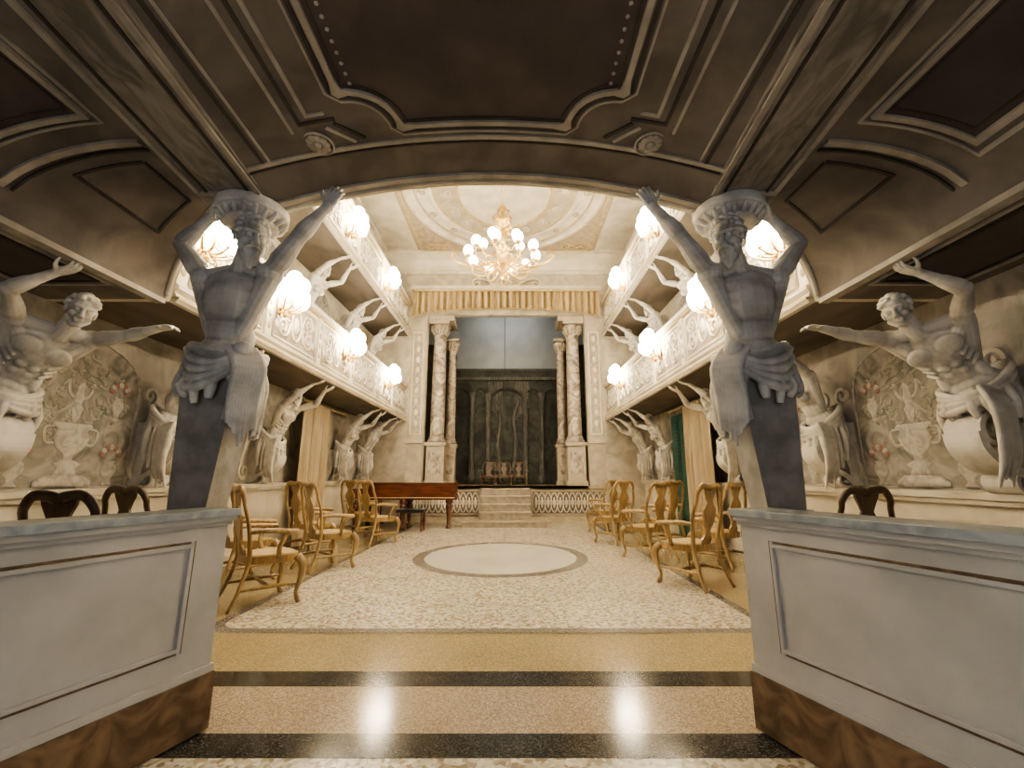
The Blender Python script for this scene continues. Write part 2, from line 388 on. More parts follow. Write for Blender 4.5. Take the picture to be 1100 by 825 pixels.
def console(b,mi=0,w=.26):
    path=spiral(.3,1.5,.13,1.3,pi*.5,-1,16,.2)[::-1]+[(.2,1.62),(.1,1.68)]
    b.ribbon(path,w,.035,mi)
    b.ribbon([(.42,1.5),(.4,1.38),(.3,1.27),(.17,1.2),(.12,1.14)],w,.05,mi)
    b.ribbon([(.12,1.1)]+spiral(.17,1.16,.08,1.2,-pi*.6,1,12,.2),w*.9,.025,mi)
    b.ribbon([(.05,1.68),(.14,1.5),(.1,1.3),(.04,1.1)],w*.9,.05,mi)
    b.box(.0,.12,-w*.45,w*.45,1.1,1.75,mi)
    b.ell((.3,0,1.5),(.09,w*.48,.09),mi=mi)
def drape(b,P,rx,ry,z1,seed,tilt=.0):
    rnd=random.Random(seed); P=V(P)
    b.ell(P-V((.03,0,.1)),(rx*.9,ry*.9,.2))
    for k in range(4):
        pts=[]
        for i in range(17):
            a=2*pi*i/16; pts.append(P+V((rx*math.cos(a),ry*math.sin(a),.03-.035*k-.12*math.cos(a)+.02*math.sin(2*a+k))))
        b.tube(pts,.028,8)
    for i in range(16):
        a=2*pi*i/16+rnd.uniform(-.1,.1); z=z1+rnd.uniform(-.1,.12)
        p0=P+V((rx*.95*math.cos(a),ry*.95*math.sin(a),-.1*math.cos(a)))
        p2=V((P.x-.02+rx*1.05*math.cos(a)*.8,P.y+ry*1.1*math.sin(a),z)); p1=(p0+p2)/2+V((.03*math.cos(a),.03*math.sin(a),0))
        r=rnd.uniform(.022,.036); b.tube([p0,p1,p2],[r*.8,r,r*.6],8)
    for i in range(6):
        x=P.x+.05+.02*i
        b.tube([(x,P.y-ry*.8,P.z-.03),(x+.02,P.y-ry-.05,P.z-.22),(x,P.y-ry-.02,P.z-.5),(x+.03*(i%2),P.y-ry*.9,P.z-.62-.05*(i%3))],[.018,.026,.022,.01],8)
def wstatA():
    b=MB()
    P=V((.26,0,1.84));C=V((.47,0,2.1));N=V((.63,-.01,2.26));SL=V((.46,-.19,2.29));SR=V((.7,.14,2.23))
    torso(b,P,C,N,SL,SR,k=1.06)
    H=V((.77,-.05,2.39)); b.cap(N,H,.06,.055); head(b,H,(.75,-.6,-.3),(.3,0,.9),1.1,False,5)
    arm(b,SL,(.64,-.42,2.41),(.84,-.34,2.56),1.08); hand(b,(.84,-.34,2.56),(.9,.1,.3),(0,0,1),(0,-1,0),.35)
    arm(b,SR,(.98,.15,2.27),(1.24,.1,2.31),1.08); hand(b,(1.24,.1,2.31),(1,-.1,.1),(0,0,-1),(0,-1,0),.35)
    drape(b,P,.18,.2,1.5,2)
    return b
def wstatB(fem):
    b=MB()
    P=V((.26,0,1.78));C=V((.4,0,2.08));N=V((.5,0,2.27));SL=V((.46,-.19,2.24));SR=V((.5,.19,2.24))
    torso(b,P,C,N,SL,SR,fem)
    H=V((.58,-.02,2.41)); b.cap(N,H,.052,.05); head(b,H,(.85,-.5,-.2),(0,0,1),1.0,not fem,8,fem)
    arm(b,SL,(.72,-.3,2.4),(.9,-.2,2.57)); hand(b,(.9,-.2,2.57),(1,.2,.25),(0,0,1),(0,1,0),.2)
    arm(b,SR,(.76,.27,2.33),(.95,.12,2.52)); hand(b,(.95,.12,2.52),(1,0,.4),(0,0,1),(0,-1,0),.2)
    drape(b,P,.17,.19,1.35,3)
    return b
meA=remesh(wstatA(),'statue_body',[M_statw],.0075,2)
meB=remesh(wstatB(True),'statue_body',[M_statw],.009,2)
meC=remesh(wstatB(False),'statue_body',[M_statw],.009,2)
b=MB(); console(b); me_con=b.mesh('scroll_console',[M_statw])
XW=3.8
def put_caryatid(me,y,dz,side,flipy=1):
    e=empty('leaning_caryatid_statue',(-XW*side,y,dz),(side,flipy,1))
    put('body',me,parent=e); put('scroll_console',me_con,parent=e)
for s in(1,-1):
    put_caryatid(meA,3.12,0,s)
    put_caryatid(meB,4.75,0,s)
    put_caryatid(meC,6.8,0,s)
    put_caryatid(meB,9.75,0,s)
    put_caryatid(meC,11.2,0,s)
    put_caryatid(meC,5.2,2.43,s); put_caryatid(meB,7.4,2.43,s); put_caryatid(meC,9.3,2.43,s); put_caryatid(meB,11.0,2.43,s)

# ------------------------------------------------------------------ room shell
ZC=7.6; YB=12.0; YR=-1.7
b=MB()
def quad(x0,x1,y0,y1,z,mi): b.add([(x0,y0,z),(x1,y0,z),(x1,y1,z),(x0,y1,z)],[(0,1,2,3)],mi)
b.box(-3.9,3.9,YR,YB+.2,-.1,0,0)
quad(-3.8,3.8,YR,2.185,.001,3)
quad(-3.8,3.8,2.185,2.37,.002,2); quad(-3.8,3.8,2.37,2.84,.002,1); quad(-3.8,3.8,2.84,3.04,.003,2)
def cham(x,y0,y1,c,z,mi):
    pts=[(-x+c,y0),(x-c,y0)]
    for i in range(1,7): a=i/6*pi/2; pts.append((x-c+c*math.sin(a),y0+c-c*math.cos(a)))
    pts+=[(x,y1),(-x,y1)]
    for i in range(0,6): a=i/6*pi/2; pts.append((-x+c-c*math.cos(a),y0+c-c*math.sin(a)))
    b.add([(p[0],p[1],z) for p in pts],[tuple(range(len(pts)))],mi)
cham(2.3,3.72,11.95,.25,.003,5); cham(2.21,3.82,11.9,.2,.004,3)
def disc(cx,cy,rx,ry,z,mi,n=64): b.add([(cx+rx*math.cos(2*pi*i/n),cy+ry*math.sin(2*pi*i/n),z) for i in range(n)],[tuple(range(n))],mi)
disc(0,7.0,1.3,1.42,.005,5); disc(0,7.0,1.13,1.24,.006,4)
b.obj('floor',[M_fochre,M_fpink,M_fblack,M_fcream,M_fwhite,M_fgrey])
for nm,s in(('left',-1),('right',1)):
    b=MB(); x0,x1=sorted((s*3.8,s*3.95)); b.box(x0,x1,YR,YB+.2,0,3.05,0); b.box(x0,x1,YR,YB+.2,3.05,ZC,1); b.obj('wall_'+nm,[M_wall,M_hallup])
    b=MB(); x0,x1=sorted((s*3.8,s*3.72)); b.box(x0,x1,YR,YB,0,.98,0)
    x0,x1=sorted((s*3.8,s*3.66)); b.box(x0,x1,YR,YB,.98,1.02,0); x0,x1=sorted((s*3.8,s*3.63)); b.box(x0,x1,YR,YB,1.02,1.08,0)
    x0,x1=sorted((s*3.8,s*3.69)); b.box(x0,x1,YR,YB,0,.14,0)
    b.obj('trim_'+nm+'_dado',[M_cream],bevel=.008)
b=MB(); b.box(-3.9,-.9,YR-.15,YR,0,3.4); b.box(.9,3.9,YR-.15,YR,0,3.4); b.box(-.9,.9,YR-.15,YR,2.5,3.4); b.obj('wall_rear',[M_wall])
def vz(x): return 3.06+.25*(1-min(1,(x/1.52))**2) if abs(x)<1.52 else 3.06
def sz(x):
    t=min(1,max(0,(abs(x)-1.98)/.82)); return 2.67+.43*math.sqrt(1-t*t)
b=MB(); nx=40
vs=[];fs=[]
for i in range(nx+1):
    x=-1.52+3.04*i/nx
    vs+=[(x,YR,vz(x)),(x,2.8,vz(x)),(x,2.8,vz(x)+.25),(x,YR,vz(x)+.25)]
for i in range(nx):
    o=i*4
    for k in range(4): fs.append((o+k,o+(k+1)%4,o+4+(k+1)%4,o+4+k))
b.add(vs,fs,0,False)
for s in(-1,1):
    vs=[];fs=[];n=20
    vs+=[(s*1.7,YR,3.1),(s*1.7,2.82,3.1)]
    for i in range(n+1):
        t=i/n; x=s*(1.98+.82*math.sin(t*pi/2)); z=2.67+.43*math.cos(t*pi/2); tt=(abs(x)-1.98)/.82
        vs+=[(x,YR,z),(x,2.82+.7*tt,z)]
    for i in range(n+1): o=2*i; fs.append((o,o+1,o+3,o+2))
    b.add(vs,fs,0,True)
    x0,x1=sorted((s*2.8,s*3.8)); b.box(x0,x1,YR,3.5,2.67,2.75,0)
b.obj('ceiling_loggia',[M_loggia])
b=MB()
def strip(pts,w,mi,off=.006,zf=vz,sub=None):
    P=[]
    for i in range(len(pts)-1):
        a=V(pts[i]);c=V(pts[i+1]); n=max(1,int((c-a).length/.08))
        for k in range(n): P.append(a.lerp(c,k/n))
    P.append(V(pts[-1])); vs=[];fs=[];m=len(P)
    for i,p in enumerate(P):
        d1=(P[i]-P[i-1]).normalized() if i>0 else (P[1]-P[0]).normalized()
        d2=(P[i+1]-P[i]).normalized() if i<m-1 else d1
        n1=V((-d1.y,d1.x));n2=V((-d2.y,d2.x)); nn=(n1+n2); nn=nn/max(.3,(nn.length_squared/2)) if nn.length>1e-3 else n1
        for s_ in(-1,1):
            q=p+nn*s_*w/2; vs.append((q.x,q.y,zf(q.x)-off)); 
            vs.append((q.x,q.y,zf(q.x)+.002))
    for i in range(m-1):
        o=4*i; fs+=[(o,o+2,o+6,o+4),(o,o+4,o+5,o+1),(o+2,o+3,o+7,o+6)]
    b.add(vs,fs,mi)
def ymax(x):
    x=abs(x); return 2.28 if x<.5 else 2.28-math.sqrt(max(0,.28**2-(.78-x)**2))
xs=[-.78+1.56*i/40 for i in range(41)]
vs=[];fs=[]
for x in xs: vs+=[(x,YR+.3,vz(x)-.003),(x,ymax(x),vz(x)-.003)]
for i in range(40): fs.append((2*i,2*i+1,2*i+3,2*i+2))
b.add(vs,fs,0)
def panel_outline(d):
    X=.78+d; Y=2.28+d
    L=[(-X,YR+.3),(-X,2.0)]
    for i in range(0,9):
        a=i/8*pi/2; L.append((-.78+(.28-d)*math.sin(a)-(0),2.28-(.28-d)*math.cos(a)))
    L.append((-.5+d*.0,Y)); R=[(-x,y) for x,y in L[::-1]]
    return L+R
strip(panel_outline(.0),.03,1,.02); strip(panel_outline(-.035),.012,2,.01); strip(panel_outline(.04),.02,2,.008); strip(panel_outline(.065),.012,1,.012)
for s in(-1,1):
    for i in range(40):
        y=-.3+i*.058
        if y<2.0: b.ell((s*.70,y,vz(.70)-.004),(.011,.011,.008),seg=8,rings=5,mi=1)
    strip([(s*1.0,YR+.3),(s*1.0,2.12),(s*.9,2.12)],.018,1,.012); strip([(s*1.06,YR+.3),(s*1.06,2.17),(s*.86,2.17)],.018,2,.01); strip([(s*1.12,YR+.3),(s*1.12,2.22)],.014,1,.012)
    strip([(s*.93,2.22),(s*.80,2.36)],.02,1,.01); strip([(s*.88,2.2),(s*.74,2.34)],.02,2,.01)
    cx,cy=s*1.02,2.33
    for i in range(10):
        a=2*pi*i/10; b.ell((cx+.05*math.cos(a),cy+.05*math.sin(a),vz(cx)-.008),(.028,.028,.012),seg=8,rings=5,mi=1)
    b.ell((cx,cy,vz(cx)-.012),(.026,.026,.018),mi=1)
    pts=[(cx+.09*math.cos(2*pi*i/20),cy+.09*math.sin(2*pi*i/20),vz(cx)-.006) for i in range(21)]
    b.tube(pts,.008,6,1,2)
    strip([(s*1.26,YR+.3),(s*1.34,2.4)],.012,1,.008); strip([(s*1.3,YR+.3),(s*1.38,2.45)],.02,2,.006)
strip([(-1.5,2.4),(1.5,2.4)],.03,1,.012); strip([(-1.5,2.44),(1.5,2.44)],.012,2,.008); 
strip([(-1.5,2.76),(1.5,2.76)],.05,1,.02)
for s in(-1,1):
    n=12; vs=[];fs=[]
    for i in range(n+1):
        x=s*(2.12+.5*i/n); vs+=[(x,.0,sz(x)-.006),(x,2.0-.0*i,sz(x)-.006)]
    for i in range(n): fs.append((2*i,2*i+1,2*i+3,2*i+2))
    b.add(vs,fs,0)
    strip([(s*2.12,-.5),(s*2.12,2.0),(s*2.62,2.0),(s*2.62,-.5)],.03,1,.02,sz)
    strip([(s*2.07,-.5),(s*2.07,2.05),(s*2.68,2.05),(s*2.68,-.5)],.014,1,.012,sz)
    strip([(s*2.17,-.5),(s*2.17,1.95),(s*2.57,1.95),(s*2.57,-.5)],.012,2,.012,sz)
    strip([(s*1.99,2.2),(s*2.74,2.2)],.04,1,.02,sz); strip([(s*1.99,2.26),(s*2.74,2.26)],.014,2,.015,sz)
    strip([(s*2.1,2.36),(s*2.1,2.75),(s*2.5,3.0),(s*2.5,2.36),(s*2.1,2.36)],.018,2,.012,sz)
b.obj('trim_1_vault_mouldings',[M_mauve,M_line,M_lined])
b=MB()
xs=[(-3.8,3.5,2.67),(-2.8,3.5,2.67)]
for i in range(19,-1,-1):
    t=i/20; x=1.98+.82*math.sin(t*pi/2); xs.append((-x,2.82+.7*(x-1.98)/.82,2.67+.43*math.cos(t*pi/2)))
xs.append((-1.52,2.82,3.06))
for i in range(1,41): x=-1.52+3.04*i/40; xs.append((x,2.82,vz(x)))
right=[(-x,y,z) for x,y,z in xs[:22]][::-1]; xs=xs[:-1]+right
vs=[];fs=[]
for x,y,z in xs: vs+=[(x,y,z),(x,y,ZC),(x,y+.06,ZC),(x,y+.06,z)]
for i in range(len(xs)-1):
    o=4*i
    for k in range(4): fs.append((o+k,o+(k+1)%4,o+4+(k+1)%4,o+4+k))
b.add(vs,fs,0); b.obj('wall_hall_entrance',[M_cream])
b=MB(); b.tube([(x,y-.0,z-.0) for x,y,z in xs[2:-2]],.022,8,0,1); b.obj('trim_2_arch_bead',[M_line])
for s in(-1,1):
    b=MB()
    def bq(xi,xo,z0,z1,ya,yb,mi):
        f=lambda x,y: s*(x-(2.8-y)*.085)
        vs=[(f(x,y),y,z) for x in(xi,xo) for y in(ya,yb) for z in(z0,z1)]
        b.add(vs,[(0,1,3,2),(4,6,7,5),(0,4,5,1),(2,3,7,6),(0,2,6,4),(1,5,7,3)],mi)
    bq(1.52,1.98,3.06,3.4,YR,3.0,0)
    for xx in(1.55,1.95): bq(xx-.015,xx+.015,3.045,3.06,YR,2.62,1)
    for xx in(1.61,1.89): bq(xx-.008,xx+.008,3.05,3.06,YR,2.62,2)
    bq(1.535,1.965,3.045,3.06,2.6,2.63,1)
    b.obj('beam_ceiling',[M_beam,M_line,M_lined] )
b=MB()
def fr(x0,x1,y0,y1,z,w=.03,mi=1,t=.015):
    b.box(x0,x1,y0,y0+w,z-t,z,mi);b.box(x0,x1,y1-w,y1,z-t,z,mi);b.box(x0,x0+w,y0+w,y1-w,z-t,z,mi);b.box(x1-w,x1,y0+w,y1-w,z-t,z,mi)
for s in(-1,1):
    for (ya,yb) in((.6,1.9),(2.1,3.2)):
        a,c=sorted((s*2.95,s*3.65)); fr(a,c,ya,yb,2.67); fr(a+.06,c-.06,ya+.06,yb-.06,2.67,.015,2); b.box(a+.1,c-.1,ya+.1,yb-.1,2.664,2.67,0)
    a,c=sorted((s*2.78,s*2.86)); b.box(a,c,YR,3.5,2.63,2.67,1)
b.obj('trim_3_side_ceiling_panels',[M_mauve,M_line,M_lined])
b=MB(); b.box(-3.95,3.95,YR,YB+.2,ZC,ZC+.1); b.obj('ceiling',[M_cream])
b=MB()
def ring(cx,cy,rx,ry,w,t,mi,n=72):
    vs=[];fs=[]
    for i in range(n):
        a=2*pi*i/n; c,s_=math.cos(a),math.sin(a)
        vs+=[(cx+(rx-w/2)*c,cy+(ry-w/2)*s_,ZC),(cx+(rx-w/4)*c,cy+(ry-w/4)*s_,ZC-t),(cx+(rx+w/4)*c,cy+(ry+w/4)*s_,ZC-t),(cx+(rx+w/2)*c,cy+(ry+w/2)*s_,ZC)]
    for i in range(n):
        o=4*i;q=4*((i+1)%n)
        for k in range(3): fs.append((o+k,o+k+1,q+k+1,q+k))
    b.add(vs,fs,mi,True)
cy=9.0
def cdisc(rx,ry,off,mi,n=64): b.add([(rx*math.cos(2*pi*i/n),cy+ry*math.sin(2*pi*i/n),ZC-off) for i in range(n)],[tuple(range(n))],mi)
b.add([(-2.6,5.95,ZC-.004),(2.6,5.95,ZC-.004),(2.6,11.8,ZC-.004),(-2.6,11.8,ZC-.004)],[(0,1,2,3)],2)
fr(-2.65,2.65,5.9,11.85,ZC,.1,0,.05); fr(-2.45,2.45,6.1,11.65,ZC,.05,1,.03)
cdisc(2.3,2.6,.006,0)
ring(0,cy,2.3,2.6,.18,.07,0); ring(0,cy,2.08,2.38,.06,.03,2); cdisc(1.75,2.05,.009,4); ring(0,cy,1.75,2.05,.14,.05,0); ring(0,cy,1.6,1.9,.04,.03,1); cdisc(1.1,1.4,.012,0); ring(0,cy,1.1,1.4,.08,.05,1)
for sx in(-1,1):
    for sy in(-1,1):
        for k in range(3):
            pp=spiral(sx*(2.15-.2*k),cy+sy*(2.45-.05*k),.16,1.3,k,sx*sy,12)
            b.tube([(p[0],p[1],ZC-.02) for p in pp],.025,6,1,2)
for i in range(16):
    a=2*pi*i/16
    pp=spiral(1.92*math.cos(a),cy+2.22*math.sin(a),.1,1.4,a,1,12); b.tube([(p[0],p[1],ZC-.01) for p in pp],.018,6,2,2)
    pp=spiral(1.35*math.cos(a),cy+1.65*math.sin(a),.12,1.4,a,-1,12); b.tube([(p[0],p[1],ZC-.01) for p in pp],.018,6,0,2)
b.obj('trim_4_ceiling_medallion',[M_cream,M_goldp,M_tan,M_hallup,M_ped])
b=MB()
prof=[(0,-.6),(.06,-.6),(.08,-.52),(.05,-.48),(.08,-.36),(.16,-.22),(.3,-.12),(.34,-.1),(.34,-.04),(.38,0),(0,0)]
b.prism(prof,lambda u,v:(-3.8,YB-u,ZC+v),lambda u,v:(3.8,YB-u,ZC+v))
for s in(-1,1): b.prism(prof,lambda u,v:(s*(3.8-u),3.5,ZC+v),lambda u,v:(s*(3.8-u),YB,ZC+v))
b.obj('trim_5_cornice',[M_cream])

# ------------------------------------------------------------------ galleries
def gallery(z0):
    b=MB(); X=-2.8; YE=YB-.01
    b.box(-3.79,X,3.57,YE,z0,z0+.13,2)
    b.box(X-.1,X,3.57,YE,z0+.1,z0+.95,0)
    prof=[(0,-.0),(.05,0),(.07,.03),(.05,.06),(.03,.1),(.06,.13),(.06,.16),(0,.18)]
    b.prism(prof,lambda u,v:(X+u,3.57,z0+v),lambda u,v:(X+u,YE,z0+v),0)
    b.box(X,X+.075,3.57,YE,z0+.03,z0+.055,1)
    b.box(X-.16,X+.07,3.57,YE,z0+.93,z0+1.0,0); b.box(X-.14,X+.045,3.57,YE,z0+.9,z0+.93,1)
    n=6; w=8.42/n
    for i in range(n):
        y0=3.57+i*w
        b.box(X,X+.03,y0,y0+.12,z0+.18,z0+.9,0)
        for q in(.25,.4,.55,.7): b.ell((X+.03,y0+.06,z0+q+.07),(.012,.035,.05),mi=3)
        ya,yb,za,zb=y0+.18,y0+w-.06,z0+.23,z0+.85
        b.box(X,X+.004,ya,yb,za,zb,4)
        for (p,q) in (((ya,za),(yb,za)),((yb,za),(yb,zb)),((yb,zb),(ya,zb)),((ya,zb),(ya,za))):
            b.tube([(X+.006,p[0],p[1]),(X+.006,q[0],q[1])],.018,6,0,1)
        yc=(ya+yb)/2; zc=(za+zb)/2
        pts=[(X+.006,yc+.13*math.cos(2*pi*k/24),zc+.22*math.sin(2*pi*k/24)) for k in range(25)]
        b.tube(pts,.018,6,0,1); b.ell((X,yc,zc),(.035,.07,.12),mi=0)
        for s in(-1,1):
            for t in(-1,1):
                sp=spiral(yc+s*.34,zc+t*.12,.12,1.5,pi/2*t,-s*t,16)
                b.tube([(X+.008,p[0],p[1]) for p in sp],[.02]*14+[.012]*3,6,0,1)
                b.tube([(X+.008,yc+s*.16,zc+t*.02),(X+.008,yc+s*.22,zc+t*.19),(X+.008,yc+s*.34,zc+t*.24)],.016,6,0)
                b.ell((X+.006,yc+s*.5,zc+t*.14),(.012,.05,.05),mi=0)
            for k in range(3): b.ell((X+.006,yc+s*(.2+.11*k),zc),(.012,.045,.025),mi=0)
    return b.mesh('gallery_balcony',[M_cream,M_goldp,M_und,M_tan,M_gpan])
for z in(2.67,5.1):
    me=gallery(z)
    put('gallery_balcony',me); put('gallery_balcony',me,scale=(-1,1,1))

def fresco(zb):
    b=MB()
    arch=[(-.62,0),(.62,0),(.62,.98)]+[(.62*math.cos(a),.98+.38*math.sin(a)) for a in [i/10*pi for i in range(1,10)]]+[(-.62,.98)]
    b.prism(arch,lambda u,v:(0,u,zb+v),lambda u,v:(.006,u,zb+v),0)
    o=arch[2:]; b.tube([(.004,u,zb+v) for u,v in [(.62,0)]+o+[(-.62,0)]],.014,8,5,1)
    b.M=Matrix.Translation((.006,0,0))@Matrix.Diagonal((.12,1,1,1))
    b.lathe([(.26,0),(.26,.05),(.2,.08),(.18,.1)],(0,0,zb),20,5)
    b.lathe([(.12,.08),(.08,.16),(.13,.2),(.04,.24),(.05,.28),(.13,.34),(.17,.43),(.14,.5),(.19,.54),(.17,.56)],(0,0,zb),20,5)
    b.lathe([(.02,.56),(.04,.63),(.055,.7),(.03,.74),(.05,.8),(.03,.86),(.035,.9),(.01,.95)],(0,0,zb),16,5)
    for s in(-1,1):
        b.tube([(0,s*.16,zb+.52),(0,s*.24,zb+.5),(0,s*.22,zb+.38),(0,s*.13,zb+.38)],.014,6,5)
        b.tube([(0,s*.04,zb+.78),(0,s*.1,zb+.84),(0,s*.12,zb+.95)],.016,6,5)
        for (dy,dz,r) in ((.42,.0,.09),(.4,.62,.07)):
            b.lathe([(r*.6,0),(r*.6,.02),(r*.3,.05),(r,.14),(r*.9,.19),(r*.6,.22),(r*.8,.24)],(0,s*dy,zb+dz),14,5)
            for i in range(7):
                a=i/6*pi; b.ell((.02,s*dy+.09*math.cos(a),zb+dz+.3+.07*math.sin(a)),(.03,.035,.03),seg=8,rings=5,mi=5 if i%2 else 3)
    b.M=Matrix.Identity(4)
    rnd=random.Random(int(zb*10))
    for i in range(150):
        a=rnd.uniform(0,2*pi); r=rnd.uniform(.16,.48); y=r*1.05*math.cos(a); z=zb+.8+r*.85*math.sin(a)
        if z<zb+.05 : continue
        R=Matrix.Rotation(rnd.uniform(0,pi),3,'X'); b.ell((.007,y,z),(.003,rnd.uniform(.02,.055),.014),R,seg=8,rings=5,mi=2)
    for s in(-1,1):
        b.M=Matrix.Translation((.012,s*.76,zb))@Matrix(((0,1,0,0),(s,0,0,0),(0,0,1,0),(0,0,0,1)))
        b.ribbon(spiral(.0,.16,.13,1.4,pi*.75,1,16,.15)[::-1]+[(-.08,.38),(.03,.6),(.08,.8)],.03,.045,1)
        b.ribbon(spiral(.0,.95,.1,1.3,-pi*.3,1,14,.15)[::-1],.03,.035,1)
        b.M=Matrix.Identity(4)
    return b.mesh('urn_fresco_panel',[M_fres,M_cream,M_leaf,M_red,M_lined,M_urn])
mf=fresco(1.1)
for s in(1,-1):
    for y,dz in((3.95,0),(5.8,0),(1.9,0),(6.3,2.55),(8.35,2.55),(10.2,2.55)):
        put('urn_fresco_panel',mf,(-3.798*s,y,dz),0,(s,1,1))

def pleat(b,x0,x1,z0f,z1f,y,amp,n,mi=0,depth=.0,seg=8,mi2=None):
    m=n*seg; vs=[];K=8
    for i in range(m+1):
        t=i/m; x=x0+(x1-x0)*t
        for k in range(K+1):
            u=k/K; z=z0f(t)*(1-u)+z1f(t)*u
            vs.append((x,y+amp*math.sin(2*pi*n*t)*(1-.4*u)+amp*.4*math.sin(2*pi*n*t*1.7+1+u),z))
    f0=[];f1=[]
    for i in range(m):
        for k in range(K):
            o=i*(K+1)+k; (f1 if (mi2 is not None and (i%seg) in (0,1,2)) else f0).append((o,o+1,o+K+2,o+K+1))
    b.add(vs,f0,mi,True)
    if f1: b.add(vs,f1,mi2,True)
def door_curtain(shutter):
    b=MB()
    pleat(b,-.85,.15,lambda t:.03,lambda t:2.5,-.1,.05,7)
    b.tube([(-.95,-.1,2.5),(1.0,-.1,2.5)],.02,8,1,1); b.ell((1.0,-.1,2.5),.035,mi=1); b.ell((-.95,-.1,2.5),.035,mi=1)
    if shutter:
        for x in(.2,.6):
            b.box(x,x+.36,-.07,-.02,.03,2.4,2)
            for k in range(28): b.box(x+.05,x+.31,-.085,-.07,.2+k*.075,.2+k*.075+.045,2)
    return b.mesh('door_curtain',[M_curt,M_goldp,M_green])
md=door_curtain(True); mdl=door_curtain(False)
put('door_curtain',mdl,(-3.58,8.5,0),pi/2); put('door_curtain',md,(3.58,8.2,0),-pi/2,(-1,1,1))

# ------------------------------------------------------------------ stage end
b=MB()
for s in(-1,1):
    x0,x1=sorted((s*2.25,s*3.9)); b.box(x0,x1,YB,YB+.2,0,5.75)
b.box(-3.9,3.9,YB,YB+.2,5.75,ZC)
b.obj('wall_stage',[M_stw])
for s in(-1,1):
    b=MB(); xa,xb=sorted((s*2.26,s*2.7))
    b.box(xa,xb,YB-.05,YB,.95,5.6,0); b.box(xa+.08,xb-.08,YB-.06,YB-.05,2.3,5.2,1)
    for p,q in(((xa+.08,2.3),(xb-.08,2.3)),((xb-.08,2.3),(xb-.08,5.2)),((xb-.08,5.2),(xa+.08,5.2)),((xa+.08,5.2),(xa+.08,2.3))):
        b.tube([(p[0],YB-.06,p[1]),(q[0],YB-.06,q[1])],.018,6,2,1)
    b.box(xa-.01,xb+.02,YB-.1,YB,.95,1.15,0);b.box(xa-.01,xb+.02,YB-.1,YB,2.05,2.12,0)
    xm=(xa+xb)/2
    for k in range(9): b.ell((xm,YB-.065,2.6+k*.3),(.05,.012,.09),mi=2)
    b.obj('pilaster_panel',[M_ped,M_gpan,M_cream],bevel=.006)
def column(h0,h1,r):
    b=MB(); w=r*1.45
    b.box(-w,w,-w,w,h0,h0+.12,1); b.box(-w*.85,w*.85,-w*.85,w*.85,h0+.12,2.0,1); b.box(-w*1.05,w*1.05,-w*1.05,w*1.05,2.0,2.09,1)
    b.box(-w*.6,w*.6,-w*.9,-w*.84,h0+.3,1.85,0)
    P=[(r*1.3,2.09),(r*1.35,2.13),(r*1.3,2.17),(r*1.1,2.19),(r*1.2,2.23),(r*1.0,2.27)]
    for i in range(9): t=i/8; P.append((r*(1-.12*t*t),2.27+(h1-.4-2.27)*t))
    P+=[(r*1.0,h1-.39),(r*.88,h1-.36),(r*1.0,h1-.25),(r*1.3,h1-.1),(r*1.1,h1-.08)]
    b.lathe(P,(0,0,0),28,0)
    for k in range(12):
        a=2*pi*k/12; c,s=math.cos(a),math.sin(a)
        for z,q in((h1-.36,.12),(h1-.26,.13)):
            b.tube([(r*.9*c,r*.9*s,z),(r*1.1*c,r*1.1*s,z+q*.6),(r*1.35*c,r*1.35*s,z+q),(r*1.45*c,r*1.45*s,z+q*.8)],[.03,.03,.022,.01],6,1)
    b.box(-w,w,-w,w,h1-.08,h1,1)
    return b.mesh('proscenium_column',[M_marb,M_ped])
mc=column(.93,5.6,.2); mc2=column(.93,5.3,.14)
for s in(-1,1):
    put('proscenium_column',mc,(s*1.94,12.35,0)); put('proscenium_column',mc2,(s*1.66,13.0,0))
b=MB()
for s in(-1,1):
    x0,x1=sorted((s*1.5,s*2.24)); b.box(x0,x1,12.05,13.0,5.6,5.75)
b.obj('trim_6_entablature',[M_ped],bevel=.01)
b=MB(); b.box(-2.24,2.24,YB+.02,YB+.21,0,.92,0); b.box(-2.98,2.98,YB+.21,15.9,0,.92,0); b.box(-2.75,2.75,YB-.04,YB-.005,0,.9,1); b.box(-2.2,2.2,YB-.1,YB+.1,.86,.93,2); b.box(-2.78,2.78,YB-.1,YB-.005,.86,.93,2); b.box(-2.78,2.78,YB-.07,YB-.005,0,.12,2)
for s in(-1,1):
    xa,xb=sorted((s*.72,s*2.65)); b.box(xa,xb,YB-.05,YB-.04,.2,.8,3)
    for z in(.2,.8): b.box(xa,xb,YB-.07,YB-.04,z-.02,z+.02,2)
    n=12
    for i in range(n):
        cx=xa+(xb-xa)*(i+.5)/n
        b.tube([(cx+.085*math.cos(2*pi*k/16),YB-.06,.5+.25*math.sin(2*pi*k/16)) for k in range(17)],.014,6,4,1)
        b.tube([(cx+.08+.05*math.cos(2*pi*k/12),YB-.06,.5+.05*math.sin(2*pi*k/12)) for k in range(13)],.012,6,4,1)
        b.ell((cx,YB-.055,.5),(.03,.015,.14),mi=4)
b.obj('stage_platform',[M_stfl,M_ped,M_tan,M_und,M_hallup])
b=MB()
b.box(-1.0,1.0,10.65,YB-.11,0,.15,0); b.box(-1.02,1.02,10.63,10.68,.12,.15,1)
for i in range(4):
    z=.15+.18*(i+1); y=11.0+i*.23; b.box(-.62+.0,.62,y,YB-.11,z-.18,z,0); b.box(-.64,.64,y-.02,y+.03,z-.03,z+.005,1)
b.obj('stage_steps',[M_step,M_ped],bevel=.005)
b=MB(); b.box(-3.1,3.1,15.9,16,0,ZC,0); b.obj('wall_stage_back',[M_blue])
